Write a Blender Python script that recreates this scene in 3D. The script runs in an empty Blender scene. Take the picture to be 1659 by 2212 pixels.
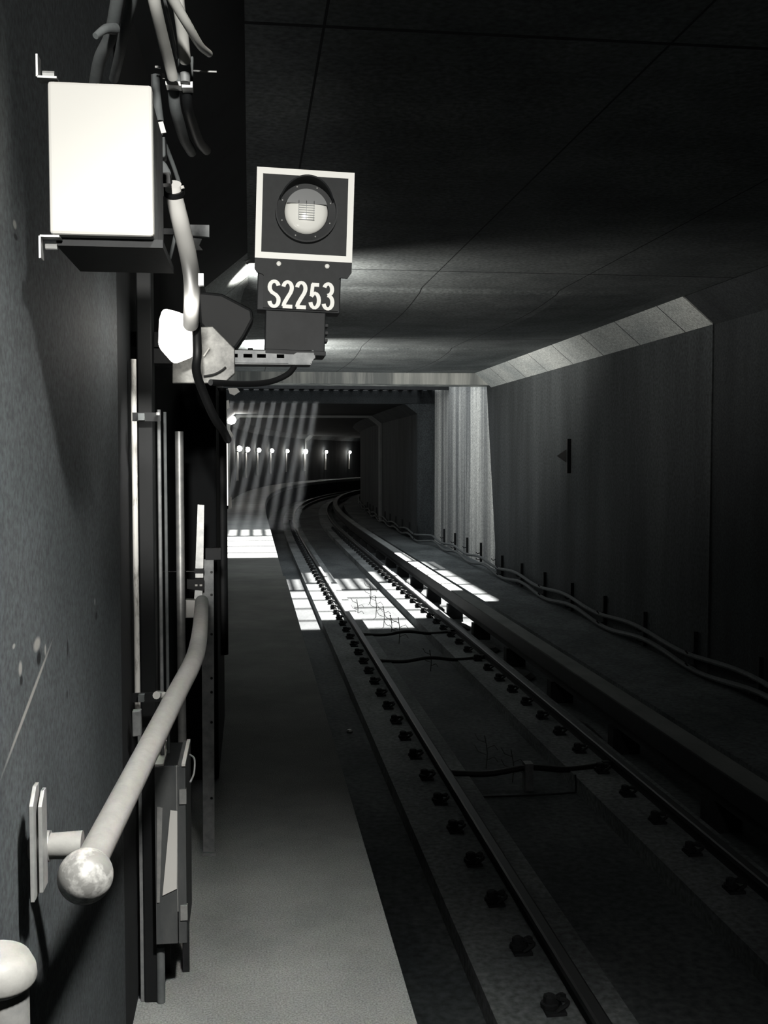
import bpy, bmesh, math, random
from mathutils import Vector, Matrix
random.seed(7)
C = bpy.context.scene.collection
SC = bpy.context.scene

# ------------------------------------------------------------------ camera
F = 2300.0
U = 1.15                      # one depth unit = 1.15 m
CAM = Vector((0, 0, 1.75))
phi = math.atan(121 / F); th = math.atan(289.5 * math.cos(phi) / F)
cam = bpy.data.cameras.new('camera'); co = bpy.data.objects.new('camera', cam); C.objects.link(co)
co.location = CAM; co.rotation_euler = (math.pi/2 - phi, 0, -th)
cam.sensor_fit = 'VERTICAL'; cam.sensor_height = 36; cam.lens = 36 * F / 2212
cam.clip_start = .05; cam.clip_end = 400
SC.camera = co
_Fw = Vector((math.sin(th)*math.cos(phi), math.cos(th)*math.cos(phi), -math.sin(phi)))
_R = Vector((math.cos(th), -math.sin(th), 0))
_Up = Vector((math.sin(th)*math.sin(phi), math.cos(th)*math.sin(phi), math.cos(phi)))
def ray(px, py): return _Fw + _R*((px-829.5)/F) - _Up*((py-1106)/F)
def P(px, py, d): r = ray(px, py); return CAM + r*(d*U/r.y)
def PX(px, py, x): r = ray(px, py); return CAM + r*(x/r.x)
def PZ(px, py, z): r = ray(px, py); return CAM + r*((z-CAM.z)/r.z)

# ------------------------------------------------------------------ look, world, sun, big lights
SC.view_settings.view_transform = 'Standard'; SC.view_settings.look = 'None'
SC.view_settings.gamma = 1; SC.view_settings.use_curve_mapping = False
SC.view_settings.exposure = 0.0
SC.cycles.use_denoising = True
SC.cycles.max_bounces = 6; SC.cycles.diffuse_bounces = 3; SC.cycles.volume_bounces = 0
SC.cycles.sample_clamp_indirect = 1.5
W = bpy.data.worlds.new('sky'); SC.world = W; W.use_nodes = True
W.node_tree.nodes['Background'].inputs[0].default_value = (.93, .98, 1, 1)
W.node_tree.nodes['Background'].inputs[1].default_value = 1.35
SUNV = Vector((-.24, -1.27, -1.0))
def light(name, typ, loc, energy, color=(1, .98, .93), aim=None, **kw):
    l = bpy.data.lights.new(name, typ); l.energy = energy; l.color = color
    for k, v in kw.items(): setattr(l, k, v)
    o = bpy.data.objects.new(name, l); C.objects.link(o); o.location = loc
    if aim is not None: o.rotation_euler = (Vector(aim)-Vector(loc)).to_track_quat('-Z', 'Y').to_euler()
    return o
light('sun', 'SUN', (0, 0, 0), 26, (1, .98, .94), SUNV, angle=math.radians(1.2))
# platform ceiling light of the station, above and just behind the photographer
light('unseen_spot', 'SPOT', (.04, -3.5, 2.6), 1750, (1, .98, .93), (-.09, 3.4, 2.36), spot_size=math.radians(18), spot_blend=.35, shadow_soft_size=.10)
light('platform_downlight', 'SPOT', (.52, .4, 3.35), 860, (1, .98, .93), (.12, 2.0, 0), spot_size=math.radians(64), spot_blend=1.0, shadow_soft_size=.10)
light('unseen_spot', 'SPOT', (1.6, -2.5, 3.0), 130, (1, .98, .95), (3.6, 3.2, -.4), spot_size=math.radians(50), spot_blend=1, shadow_soft_size=.3)  # added fill that brightens the right-hand track, no known lamp
# wall lamps behind the equipment that light the ceiling panels
light('wall_lamp_light', 'SPOT', (-.14, 8.6*U, 3.08), 420, (1, .97, .9), (.9, 8.9*U, 3.75), spot_size=math.radians(120), spot_blend=1, shadow_soft_size=.05)
light('wall_lamp_light', 'SPOT', (-.14, 14.0*U, 3.08), 1250, (1, .97, .9), (.9, 14.6*U, 3.75), spot_size=math.radians(120), spot_blend=1, shadow_soft_size=.05)

# ------------------------------------------------------------------ materials
def mat(name, col, rough=.6, metal=0, emit=None, estr=0, spec=.5):
    m = bpy.data.materials.new(name); m.use_nodes = True
    b = m.node_tree.nodes['Principled BSDF']
    b.inputs['Base Color'].default_value = (*col, 1); b.inputs['Roughness'].default_value = rough
    b.inputs['Metallic'].default_value = metal; b.inputs['Specular IOR Level'].default_value = spec
    if emit: b.inputs['Emission Color'].default_value = (*emit, 1); b.inputs['Emission Strength'].default_value = estr
    return m
def noisy(name, c0, c1, scale=(3, 3, 3), rough=.8, metal=0, bump=.15, detail=6, lo=.35, hi=.7, speck=0, bdist=.01, spec=.3):
    m = mat(name, c0, rough, metal, spec=spec); nt = m.node_tree; N = nt.nodes; L = nt.links; b = N['Principled BSDF']
    tc = N.new('ShaderNodeTexCoord'); mp = N.new('ShaderNodeMapping'); mp.inputs['Scale'].default_value = scale
    L.new(tc.outputs['Object'], mp.inputs[0])
    n = N.new('ShaderNodeTexNoise'); n.inputs['Scale'].default_value = 1; n.inputs['Detail'].default_value = detail; n.inputs['Roughness'].default_value = .65
    L.new(mp.outputs[0], n.inputs['Vector'])
    r = N.new('ShaderNodeMapRange'); r.inputs[1].default_value = lo; r.inputs[2].default_value = hi
    L.new(n.outputs['Fac'], r.inputs[0])
    mx = N.new('ShaderNodeMix'); mx.data_type = 'RGBA'; mx.inputs[6].default_value = (*c0, 1); mx.inputs[7].default_value = (*c1, 1)
    L.new(r.outputs[0], mx.inputs[0]); out = mx.outputs[2]
    if speck:
        n2 = N.new('ShaderNodeTexNoise'); n2.inputs['Scale'].default_value = speck; n2.inputs['Detail'].default_value = 3
        L.new(tc.outputs['Object'], n2.inputs['Vector'])
        r2 = N.new('ShaderNodeMapRange'); r2.inputs[1].default_value = .3; r2.inputs[2].default_value = .7; r2.inputs[3].default_value = .6; r2.inputs[4].default_value = 1.3
        L.new(n2.outputs['Fac'], r2.inputs[0])
        vm = N.new('ShaderNodeVectorMath'); vm.operation = 'SCALE'; L.new(out, vm.inputs[0]); L.new(r2.outputs[0], vm.inputs['Scale']); out = vm.outputs[0]
    L.new(out, b.inputs['Base Color'])
    if bump:
        bp = N.new('ShaderNodeBump'); bp.inputs['Strength'].default_value = bump; bp.inputs['Distance'].default_value = bdist
        L.new(n.outputs['Fac'], bp.inputs['Height']); L.new(bp.outputs[0], b.inputs['Normal'])
    return m
def joints(m, axis, spacing, offset, width, dark=.35):
    """dark panel joint lines on a concrete material, at fixed metre spacing"""
    nt = m.node_tree; N = nt.nodes; L = nt.links; b = N['Principled BSDF']
    src = b.inputs['Base Color'].links[0].from_socket
    tc = N.new('ShaderNodeTexCoord'); sp = N.new('ShaderNodeSeparateXYZ'); L.new(tc.outputs['Object'], sp.inputs[0])
    def mth(op, a, v):
        k = N.new('ShaderNodeMath'); k.operation = op; L.new(a, k.inputs[0]); k.inputs[1].default_value = v; return k.outputs[0]
    v = mth('SUBTRACT', sp.outputs[axis], offset); v = mth('DIVIDE', v, spacing); v = mth('FLOORED_MODULO', v, 1.0); v = mth('LESS_THAN', v, width/spacing)
    mx = N.new('ShaderNodeMix'); mx.data_type = 'RGBA'; L.new(v, mx.inputs[0]); L.new(src, mx.inputs[6])
    mx.inputs[7].default_value = (.02, .022, .024, 1)
    L.new(mx.outputs[2], b.inputs['Base Color'])
    return m
M = {}
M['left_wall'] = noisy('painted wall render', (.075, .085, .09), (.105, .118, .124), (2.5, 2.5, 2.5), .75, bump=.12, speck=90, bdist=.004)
def marks(m, lst, col):
    nt = m.node_tree; N = nt.nodes; L = nt.links; b = N['Principled BSDF']
    for (y, z, ry, rz, rot) in lst:
        src = b.inputs['Base Color'].links[0].from_socket
        tc = N.new('ShaderNodeTexCoord'); mp = N.new('ShaderNodeMapping'); mp.vector_type = 'TEXTURE'
        mp.inputs['Location'].default_value = (-.36, y, z); mp.inputs['Rotation'].default_value = (rot, 0, 0); mp.inputs['Scale'].default_value = (1, ry, rz)
        L.new(tc.outputs['Object'], mp.inputs[0]); ln = N.new('ShaderNodeVectorMath'); ln.operation = 'LENGTH'; L.new(mp.outputs[0], ln.inputs[0])
        r = N.new('ShaderNodeMapRange'); r.inputs[1].default_value = .55; r.inputs[2].default_value = 1; r.inputs[3].default_value = 1; r.inputs[4].default_value = 0
        L.new(ln.outputs['Value'], r.inputs[0]); mx = N.new('ShaderNodeMix'); mx.data_type = 'RGBA'; L.new(r.outputs[0], mx.inputs[0]); L.new(src, mx.inputs[6]); mx.inputs[7].default_value = (*col, 1)
        L.new(mx.outputs[2], b.inputs['Base Color'])
def wm(px, py, ry, rz, rot=0): p = PX(px, py, -.36); return (p.y, p.z, ry, rz, rot)
marks(M['left_wall'], [wm(80, 1392, .035, .014), wm(44, 1444, .016, .014), wm(98, 1404, .010, .012), wm(30, 1396, .012, .005), wm(64, 1515, .24, .007, .30), wm(32, 485, .016, .008), wm(205, 1300, .01, .01), wm(170, 1800, .006, .01)], (.34, .34, .32))
marks(M['left_wall'], [wm(84, 1422, .024, .016), wm(46, 1470, .014, .010), wm(146, 1400, .012, .022), wm(208, 1330, .02, .012), wm(145, 1500, .01, .01), wm(34, 512, .018, .006)], (.008, .009, .01))
M['far_wall'] = noisy('raw concrete', (.035, .04, .043), (.07, .078, .082), (1.5, 1.5, .35), .85, speck=30)
M['right_wall'] = noisy('streaked cast concrete', (.022, .025, .027), (.09, .10, .104), (1.0, 1.0, .13), .85, bump=.15, lo=.25, hi=.75, detail=9, speck=25, bdist=.02)
M['right_near'] = noisy('shade-toned concrete', (.025, .028, .03), (.04, .045, .048), (1.0, 2, .3), .9, bump=.2, speck=40)  # shade on the near right wall put into a darker colour
M['shaft_wall'] = noisy('lit-patch concrete', (.22, .23, .235), (.92, .92, .88), (1.0, 1.3, .05), .8, bump=.3, lo=.38, hi=.62, speck=25)  # pale tone and streaks put the patch of light into the wall's colour
M['left_shade'] = noisy('shade-toned wall', (.012, .0135, .0145), (.022, .025, .027), (2, 2, .6), .9, bump=.1)  # fall-off of light along the left wall put into a darker colour
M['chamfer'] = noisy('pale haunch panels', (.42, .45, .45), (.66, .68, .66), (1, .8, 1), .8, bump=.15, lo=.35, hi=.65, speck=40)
joints(M['chamfer'], 1, 1.25*U, .35, .022)
M['chamfer_near'] = M['right_near']  # near haunch carries the same shade in its colour
M['ceiling'] = noisy('ceiling panels', (.12, .133, .137), (.24, .26, .26), (1.2, 1.2, 1.2), .85, bump=.12, speck=30)
joints(M['ceiling'], 1, 4.8*U, 3.78*U, .03); joints(M['ceiling'], 0, 1.45, .3, .012)
M['ring'] = noisy('portal concrete', (.16, .17, .17), (.26, .27, .27), (1, 1, 1), .85, bump=.1)
M['beam'] = noisy('water stained beam', (.20, .215, .215), (.75, .76, .72), (2.2, 2.2, .15), .85, bump=.1, lo=.42, hi=.72)
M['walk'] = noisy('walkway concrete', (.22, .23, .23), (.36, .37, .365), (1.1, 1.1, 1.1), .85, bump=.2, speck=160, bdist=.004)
M['track_floor'] = noisy('trackbed concrete', (.045, .052, .056), (.12, .13, .135), (.9, .5, 1), .9, bump=.3, lo=.35, hi=.68, speck=20)
M['plinth'] = noisy('rail plinth concrete', (.09, .10, .104), (.24, .255, .26), (1.2, .6, 1), .9, bump=.3, lo=.35, hi=.65, speck=25)
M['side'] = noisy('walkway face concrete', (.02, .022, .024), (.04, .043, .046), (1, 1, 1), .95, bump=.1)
M['bench'] = noisy('cable bench concrete', (.06, .07, .074), (.15, .165, .17), (1.1, .7, 1), .9, bump=.25, lo=.35, hi=.65, speck=25)
M['white_paint'] = mat('white enamel', (.70, .69, .66), .45)
M['offwhite'] = noisy('worn white paint', (.22, .21, .19), (.80, .79, .75), (60, 60, 14), .5, bump=.05, lo=.3, hi=.5)
M['galv'] = noisy('galvanised steel', (.42, .43, .43), (.62, .62, .60), (25, 25, 25), .45, .6, bump=.05)
M['galv_dull'] = noisy('dull galvanised steel', (.20, .21, .215), (.34, .35, .35), (20, 20, 20), .6, .3, bump=.08)
M['tube_grey'] = noisy('painted tube', (.24, .24, .23), (.30, .30, .285), (40, 40, 40), .5, .0, bump=.05)
M['reflector'] = noisy('crazed reflector', (.05, .05, .05), (.34, .34, .32), (9, 9, 9), .45, .2, bump=.3, lo=.35, hi=.7)
M['door_grey'] = noisy('weathered dark grey door', (.07, .075, .078), (.13, .135, .135), (9, 9, 3), .55, .2, bump=.05)
M['lid_paint'] = mat('aged white lid paint', (.52, .515, .49), .6, spec=.2)
M['hose_white'] = mat('bright white hose', (.93, .92, .88), .5)
M['ball'] = noisy('scuffed pale ball', (.26, .26, .25), (.62, .62, .60), (22, 22, 22), .42, .25, bump=.12, lo=.45, hi=.6, detail=4)
M['black'] = mat('black rubber', (.006, .0065, .007), .55)
M['black_metal'] = noisy('black painted metal', (.012, .013, .014), (.022, .024, .026), (12, 12, 12), .6, bump=.03)
M['cabinet'] = mat('matt black cabinet', (.008, .009, .010), .8, spec=.2)
M['dark_duct'] = noisy('dark duct', (.006, .007, .0075), (.011, .012, .013), (3, 3, 3), .6, bump=.03)
M['grey_cable'] = noisy('grey cable jacket', (.10, .11, .112), (.15, .16, .162), (20, 20, 20), .7, bump=.03)
M['pale_cable'] = mat('pale cable jacket', (.82, .82, .78), .45)
M['signal_grey'] = noisy('signal board grey', (.012, .0135, .0145), (.017, .019, .020), (40, 40, 40), .6, bump=.03)
M['signal_white'] = mat('reflective white', (.84, .84, .80), .5, emit=None)
M['rail_steel'] = mat('rail steel', (.05, .053, .056), .5, .5)
M['rail_foot'] = noisy('rusty dark rail web', (.012, .013, .014), (.03, .032, .034), (6, 2, 6), .8, bump=.1)
M['cover'] = noisy('third rail cover board', (.16, .17, .17), (.26, .27, .27), (2, 1, 2), .7, bump=.05)
M['weed'] = mat('dry twig', (.05, .05, .045), .9)
def glow(name, s, col=(1, .97, .9)): return mat(name, (.8, .8, .8), .5, emit=col, estr=s)
M['lamp_glow'] = glow('lit lamp glass', 6); M['conduit_glow'] = glow('glowing conduit', 3.5); M['far_glow'] = glow('far lamp glass', 40)
m = mat('signal lens', (.80, .80, .76), .15); M['lens'] = m
M['visor_shade'] = mat('grey visor shade on lens', (.075, .08, .082), .3)

# ------------------------------------------------------------------ helpers
def obj(name, bm, m, parent=None, smooth=False, bevel=0):
    me = bpy.data.meshes.new(name)
    bmesh.ops.recalc_face_normals(bm, faces=bm.faces)
    if smooth:
        for f in bm.faces: f.smooth = True
    bm.to_mesh(me); bm.free(); me.materials.append(m)
    o = bpy.data.objects.new(name, me); C.objects.link(o)
    if smooth and hasattr(me, 'set_sharp_from_angle'): me.set_sharp_from_angle(angle=math.radians(40))
    if parent: o.parent = parent; o.matrix_parent_inverse = Matrix.Translation(-parent.location) if parent.rotation_euler.x == 0 and parent.rotation_euler.y == 0 and parent.rotation_euler.z == 0 else parent.matrix_basis.inverted()
    if bevel:
        b = o.modifiers.new('bevel', 'BEVEL'); b.width = bevel; b.segments = 2; b.limit_method = 'ANGLE'
    return o
def tag(o, label, cat, group=None):
    o['label'] = label; o['category'] = cat
    if group: o['group'] = group
    return o
def thing(name, label, cat, loc=(0, 0, 0), group=None):
    o = bpy.data.objects.new(name, None); C.objects.link(o); o.location = loc; o.empty_display_size = .05
    return tag(o, label, cat, group)
def struct(name, bm, m, **k):
    o = obj(name, bm, m, **k); o['kind'] = 'structure'; return o
def B(*boxes):
    bm = bmesh.new()
    for b in boxes: addbox(bm, *b)
    return bm
def addbox(bm, x0, x1, y0, y1, z0, z1, mtx=None):
    vs = [bm.verts.new((x, y, z)) for x in (x0, x1) for y in (y0, y1) for z in (z0, z1)]
    for q in ((0, 1, 3, 2), (4, 6, 7, 5), (0, 4, 5, 1), (2, 3, 7, 6), (0, 2, 6, 4), (1, 5, 7, 3)): bm.faces.new([vs[i] for i in q])
    if mtx: bmesh.ops.transform(bm, matrix=mtx, verts=vs)
    return vs
def smooth_pts(pts, n=6):
    pts = [Vector(p) for p in pts]
    if len(pts) < 3 or n < 2: return pts
    out = []
    q = [2*pts[0]-pts[1]] + pts + [2*pts[-1]-pts[-2]]
    for i in range(1, len(q)-2):
        a, b, c, d = q[i-1:i+3]
        for k in range(n):
            t = k/n
            out.append(.5*((2*b)+(c-a)*t+(2*a-5*b+4*c-d)*t*t+(3*b-a-3*c+d)*t**3))
    out.append(pts[-1]); return out
def addtube(bm, pts, r, seg=12, n=6, cap=True):
    pts = smooth_pts(pts, n); rs = r if isinstance(r, list) else None
    prev = None; nrm = None
    for i, p in enumerate(pts):
        t = (pts[min(i+1, len(pts)-1)] - pts[max(i-1, 0)]).normalized()
        if nrm is None:
            a = Vector((0, 0, 1)) if abs(t.z) < .9 else Vector((1, 0, 0)); nrm = t.cross(a).normalized()
        else: nrm = (nrm - t*nrm.dot(t)).normalized()
        bn = t.cross(nrm); rr = r if not rs else rs[0]+(rs[1]-rs[0])*i/(len(pts)-1)
        ring = [bm.verts.new(p + (nrm*math.cos(2*math.pi*k/seg)+bn*math.sin(2*math.pi*k/seg))*rr) for k in range(seg)]
        if prev:
            for k in range(seg): bm.faces.new((prev[k], prev[(k+1) % seg], ring[(k+1) % seg], ring[k]))
        elif cap: bm.faces.new(ring)
        prev = ring
    if cap: bm.faces.new(prev)
    return bm
def T(pts, r, seg=12, n=6): return addtube(bmesh.new(), pts, r, seg, n)
def lathe(bm, prof, mtx, seg=32):
    rings = []
    for r, z in prof: rings.append([bm.verts.new(mtx @ Vector((r*math.cos(2*math.pi*k/seg), r*math.sin(2*math.pi*k/seg), z))) for k in range(seg)] if r > 1e-6 else [bm.verts.new(mtx @ Vector((0, 0, z)))])
    for a, b in zip(rings, rings[1:]):
        for k in range(seg):
            k2 = (k+1) % seg
            if len(a) == 1 and len(b) == 1: continue
            if len(a) == 1: bm.faces.new((a[0], b[k], b[k2]))
            elif len(b) == 1: bm.faces.new((a[k], a[k2], b[0]))
            else: bm.faces.new((a[k], a[k2], b[k2], b[k]))
    for e in (rings[0], rings[-1]):
        if len(e) > 1: bm.faces.new(e)
    return bm
def prism(bm, poly, vec):
    """poly: list of points; extruded by vec"""
    a = [bm.verts.new(Vector(p)) for p in poly]; b = [bm.verts.new(Vector(p)+Vector(vec)) for p in poly]
    bm.faces.new(a); bm.faces.new(b[::-1])
    for i in range(len(a)): j = (i+1) % len(a); bm.faces.new((a[i], a[j], b[j], b[i]))
    return bm
def orient(loc, zdir):
    return Matrix.Translation(loc) @ Vector(zdir).to_track_quat('Z', 'Y').to_matrix().to_4x4()
# the tunnel's own line: straight, then a bend to the right
_path = {}
def build_path():
    x = 0; y = 0; h = 0; ds = .25; s = 0; pts = [(0, 0, 0, 0)]
    while s < 130:
        s += ds; d = s/U
        k = 6.5e-5*6*(d-24)/(U*U) if d > 24 else 0
        k = min(k, .0175)
        h += k*ds; x += math.sin(h)*ds; y += math.cos(h)*ds; pts.append((s, x, y, h))
    return pts
PATH = build_path()
def path(s):
    if s <= 0: return 0, s, 0
    i = min(int(s/.25), len(PATH)-2); a, b = PATH[i], PATH[i+1]; t = (s-a[0])/.25
    return tuple(a[k]+(b[k]-a[k])*t for k in (1, 2, 3))
def place(s, x, z):
    px, py, h = path(s); return Vector((px+x*math.cos(h), py-x*math.sin(h), z))
def stations(s0, s1, step=1.0):
    s0 *= U; s1 *= U; n = max(1, int(math.ceil((s1-s0)/step)));
    if s1 <= 22*U: n = 1
    return [s0+(s1-s0)*i/n for i in range(n+1)]
def sweep(bm, poly, s0, s1, step=1.0, st=None):
    prev = None
    for s in (st or stations(s0, s1, step)):
        ring = [bm.verts.new(place(s, x, z)) for x, z in poly]
        if prev:
            for k in range(len(ring)): j = (k+1) % len(ring); bm.faces.new((prev[k], prev[j], ring[j], ring[k]))
        else: bm.faces.new(ring)
        prev = ring
    bm.faces.new(prev[::-1]); return bm
def SW(poly, s0, s1, step=1.0): return sweep(bmesh.new(), poly, s0, s1, step)
def rect(x0, x1, z0, z1): return [(x0, z0), (x1, z0), (x1, z1), (x0, z1)]

# ------------------------------------------------------------------ the tunnel
XL, XLF, XR, XRS, XRF = -.36, -.88, 5.0, 5.25, 4.75
ZC, ZF = 3.47, 3.23; ZB = -.70; ZT = -1.05
SE = PX(1535, 1000, XR).y / U          # where the lit wall starts; nearer, shade is put into the colour
SN = 13.5                              # end of the near left wall
END = 92
struct('wall_left', SW(rect(XL-.35, XL, -1.3, ZC+.3), -4, 2.62), M['left_wall'])
struct('wall_left_shaded', SW(rect(XL-.40, XL-.01, -1.3, ZC+.3), 2.62, SN), M['left_shade'])
struct('wall_left_tunnel', SW(rect(XLF-.35, XLF, -1.3, 3.9), SN, END), M['far_wall'])
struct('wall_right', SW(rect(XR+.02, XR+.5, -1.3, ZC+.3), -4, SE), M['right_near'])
bm = bmesh.new()   # lining; its raked end gives the slanted edge of the light patch
v = [((XR, SE*U, -1.3)), ((XR, 18.35*U, -1.3)), ((XR, 19.5*U, ZC+.3)), ((XR, SE*U, ZC+.3))]
prism(bm, v, (.5, 0, 0)); struct('wall_right_lining', bm, M['right_wall'])
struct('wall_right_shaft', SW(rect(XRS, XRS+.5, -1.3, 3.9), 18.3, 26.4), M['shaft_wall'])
struct('wall_right_tunnel', SW(rect(XRF, XRF+.9, -1.3, 3.9), 26.2, END), M['far_wall'])
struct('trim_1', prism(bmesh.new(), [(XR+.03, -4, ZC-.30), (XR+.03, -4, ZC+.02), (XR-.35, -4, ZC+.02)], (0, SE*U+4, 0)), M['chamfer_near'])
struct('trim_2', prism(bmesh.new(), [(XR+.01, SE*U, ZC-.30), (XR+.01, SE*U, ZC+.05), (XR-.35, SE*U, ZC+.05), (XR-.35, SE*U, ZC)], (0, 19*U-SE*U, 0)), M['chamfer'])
struct('trim_3', prism(bmesh.new(), [(XL-.01, 8*U, ZC-.30), (XL-.01, 8*U, ZC+.05), (XL+.35, 8*U, ZC+.05), (XL+.35, 8*U, ZC)], (0, (SN-8)*U, 0)), M['chamfer'])
struct('trim_12', prism(bmesh.new(), [(XL-.01, 2.62*U, ZC-.30), (XL-.01, 2.62*U, ZC+.05), (XL+.35, 2.62*U, ZC+.05), (XL+.35, 2.62*U, ZC)], (0, (8-2.62)*U, 0)), M['left_shade'])  # same haunch as the pale stretch, its shade put into the colour
struct('trim_4', SW([(XRF+.02, ZF-.3), (XRF+.02, ZF+.02), (XRF-.4, ZF+.02)], 26.2, END), M['far_wall'])
struct('trim_5', SW([(XLF-.02, ZF-.3), (XLF-.02, ZF+.02), (XLF+.35, ZF+.02)], 26.2, END), M['far_wall'])
# ceiling of bulging panels
def bulge(d, x):
    t = (d-9.45)/5.2; k = min(1, max(0, (4.45-x)/1.2))
    if t < 0 and d < 9.45: return 0
    t = t % 1.0
    if t < .02: return k*.03*t/.02
    if t < .24: return k*(.03+.05*math.sin((t-.02)/.22*math.pi/2))
    return k*.08*(.5+.5*math.cos((t-.24)/.76*math.pi))
xs_ = [-1.2, 0, 1, 2, 2.8, 3.3, 3.6, 3.9, 4.2, 4.45, 5.5]
ds_ = [-4, 0, 4]
d = 4.25
while d < 19.02:
    t = ((d-9.45)/5.2) % 1.0
    ds_.append(d); d += .052 if t < .06 or t > .985 else .2
ds_.append(19.02)
bm = bmesh.new(); prev = None
for d in ds_:
    r_ = [bm.verts.new((x, d*U, ZC-(bulge(d, x) if d > 4.1 else 0))) for x in xs_] + [bm.verts.new((5.5, d*U, ZC+.4)), bm.verts.new((-1.2, d*U, ZC+.4))]
    if prev:
        for k in range(len(r_)): q = (k+1) % len(r_); bm.faces.new((prev[k], prev[q], r_[q], r_[k]))
    else: bm.faces.new(r_)
    prev = r_
bm.faces.new(prev[::-1])
struct('ceiling', bm, M['ceiling'])
struct('ceiling_beam', B((-1.2, 5.6, 19*U, 19.6*U, ZF, 3.9)), M['beam'])
struct('ceiling_tunnel', SW(rect(-1.25, 5.6, ZF, 3.6), 26.2, END), M['right_near'])
struct('wall_end', B((-1, 5.5, -4.2*U, -4*U, -1.3, 3.8)), M['right_near'])
e = place(END*U, 2, 0); struct('wall_far_end', SW(rect(-1.3, 5.6, -1.3, 3.6), END, END+.3), M['side'])
# floors
struct('floor', SW(rect(-1, 5.7, ZT-.25, ZT), -4, END), M['track_floor'])
st = [-4*U, 13.5*U]
struct('walkway', SW([(XL-.1, -.18), (.53, -.18), (.50, 0), (XL-.1, 0)], -4, SN), M['walk'])
struct('walkway_tunnel', SW([(XLF-.1, -.18), (.50, -.18), (.47, 0), (XLF-.1, 0)], SN, END), M['walk'])
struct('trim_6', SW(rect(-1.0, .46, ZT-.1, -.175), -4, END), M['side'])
struct('trim_7', SW(rect(3.92, 5.6, ZT-.1, ZB), -4, END), M['bench'])
struct('trim_8', SW(rect(1.14, 1.80, ZT-.1, ZT+.13), 1, END), M['plinth'])
struct('trim_9', SW(rect(2.68, 3.28, ZT-.1, ZT+.13), 1, END), M['plinth'])
# portal rings round the bend
for i, (s, t) in enumerate(((34, .35), (65.5, .5))):
    bm = bmesh.new()
    sweep(bm, [(XLF, 0), (XLF, ZF), (XRF, ZF), (XRF, ZB), (XRF-.08, ZB), (XRF-.08, ZF-.38), (XRF-.45, ZF-.08), (XLF+.45, ZF-.08), (XLF+.10, ZF-.40), (XLF+.08, 0)], s, s+t, .5)
    struct('trim_%d' % (10+i), bm, M['ring'])

# ------------------------------------------------------------------ opening in the roof with its grille
g = thing('roof_grille', 'steel grille over the roof opening that breaks the sunlight into stripes', 'grille', (2, 22*U, 3.5))
for y0_, y1_, z0_ in ((19.62, 19.66, 3.62), (26.2, 26.26, 3.605), (24.3, 24.36, 3.5)): obj('frame_bar', B((-.88, 5.25, y0_*U, y1_*U, z0_, 3.68)), M['black_metal'], g)
for y in (20.75, 22.0, 23.2): obj('crossbar', B((-.95, 5.2, y*U, y*U+.035, 3.52, 3.62)), M['black_metal'], g)
x = -.86
while x < 5.1:
    obj('slat', B((x, x+.14, 24.32*U, 26.38*U, 3.61, 3.66)), M['black_metal'], g); x += .28

# ------------------------------------------------------------------ track
RAIL = [(-.0725, 0), (.0725, 0), (.0725, .012), (.012, .03), (.012, .115), (.036, .125), (.036, .155), (.025, .162), (-.025, .162), (-.036, .155), (-.036, .125), (-.012, .115), (-.012, .03), (-.0725, .012)]
ZR = -.80
for x, lab in ((1.57, 'nearer dark running rail with worn shiny head, beside the walkway'), (3.07, 'running rail beside the third rail, curving off into the tunnel')):
    t = thing('rail', lab, 'rail', (x, 4, ZT+.13))
    z0 = ZR-.162
    obj('web', sweep(bmesh.new(), [(x+a, z0+b) for a, b in RAIL if b < .12], 1, END), M['rail_foot'], t)
    obj('rail_head', sweep(bmesh.new(), [(x+a, z0+b) for a, b in RAIL if b > .114], 1, END), M['rail_steel'], t)
def fastener(x, s, lab, grp):
    t = thing('rail_fastener', lab, 'rail clip', place(s, x, ZT+.13), grp); t.rotation_euler.z = -path(s)[2]
    return t
def fast_meshes():
    a = bmesh.new(); addbox(a, -.05, .05, -.06, .06, -.004, .016)
    b = bmesh.new(); lathe(b, [(.045, 0), (.045, .02), (.032, .025), (.032, .055), (.02, .062), (0, .062)], Matrix.Translation((-.02, 0, .02)), 8)
    c = bmesh.new(); addtube(c, [(.0, .05, .02), (.05, .05, .05), (.06, .02, .055), (.02, 0, .06), (.06, -.02, .055), (.05, -.05, .05), (0, -.05, .02)], .011, 6, 3)
    out = []
    for nme, q in (('base_plate', a), ('bolt', b), ('spring_clip', c)):
        me = bpy.data.meshes.new(nme); bmesh.ops.recalc_face_normals(q, faces=q.faces); q.to_mesh(me); q.free(); me.materials.append(M['rail_foot']); out.append((nme, me))
    return out
FM = fast_meshes()
for x, side, lab, grp, s1 in ((1.57, -1, 'dark bolted rail clip on the walkway side of the nearer rail', 'rail clips, walkway side of nearer rail', 38), (3.07, -1, 'dark bolted rail clip on the inner side of the rail next to the third rail', 'rail clips, inner side of second rail', 34)):
    s = 3.0
    while s < s1*U:
        t = fastener(x+side*.135, s, lab, grp)
        for nme, me in FM:
            o = bpy.data.objects.new(nme, me); C.objects.link(o); o.parent = t
            if side > 0: o.scale.x = -1; o.location.x = 0
            o.scale = (-1 if side > 0 else 1, 1, 1)
            if side < 0: o.scale.x = 1
        s += .62
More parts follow.
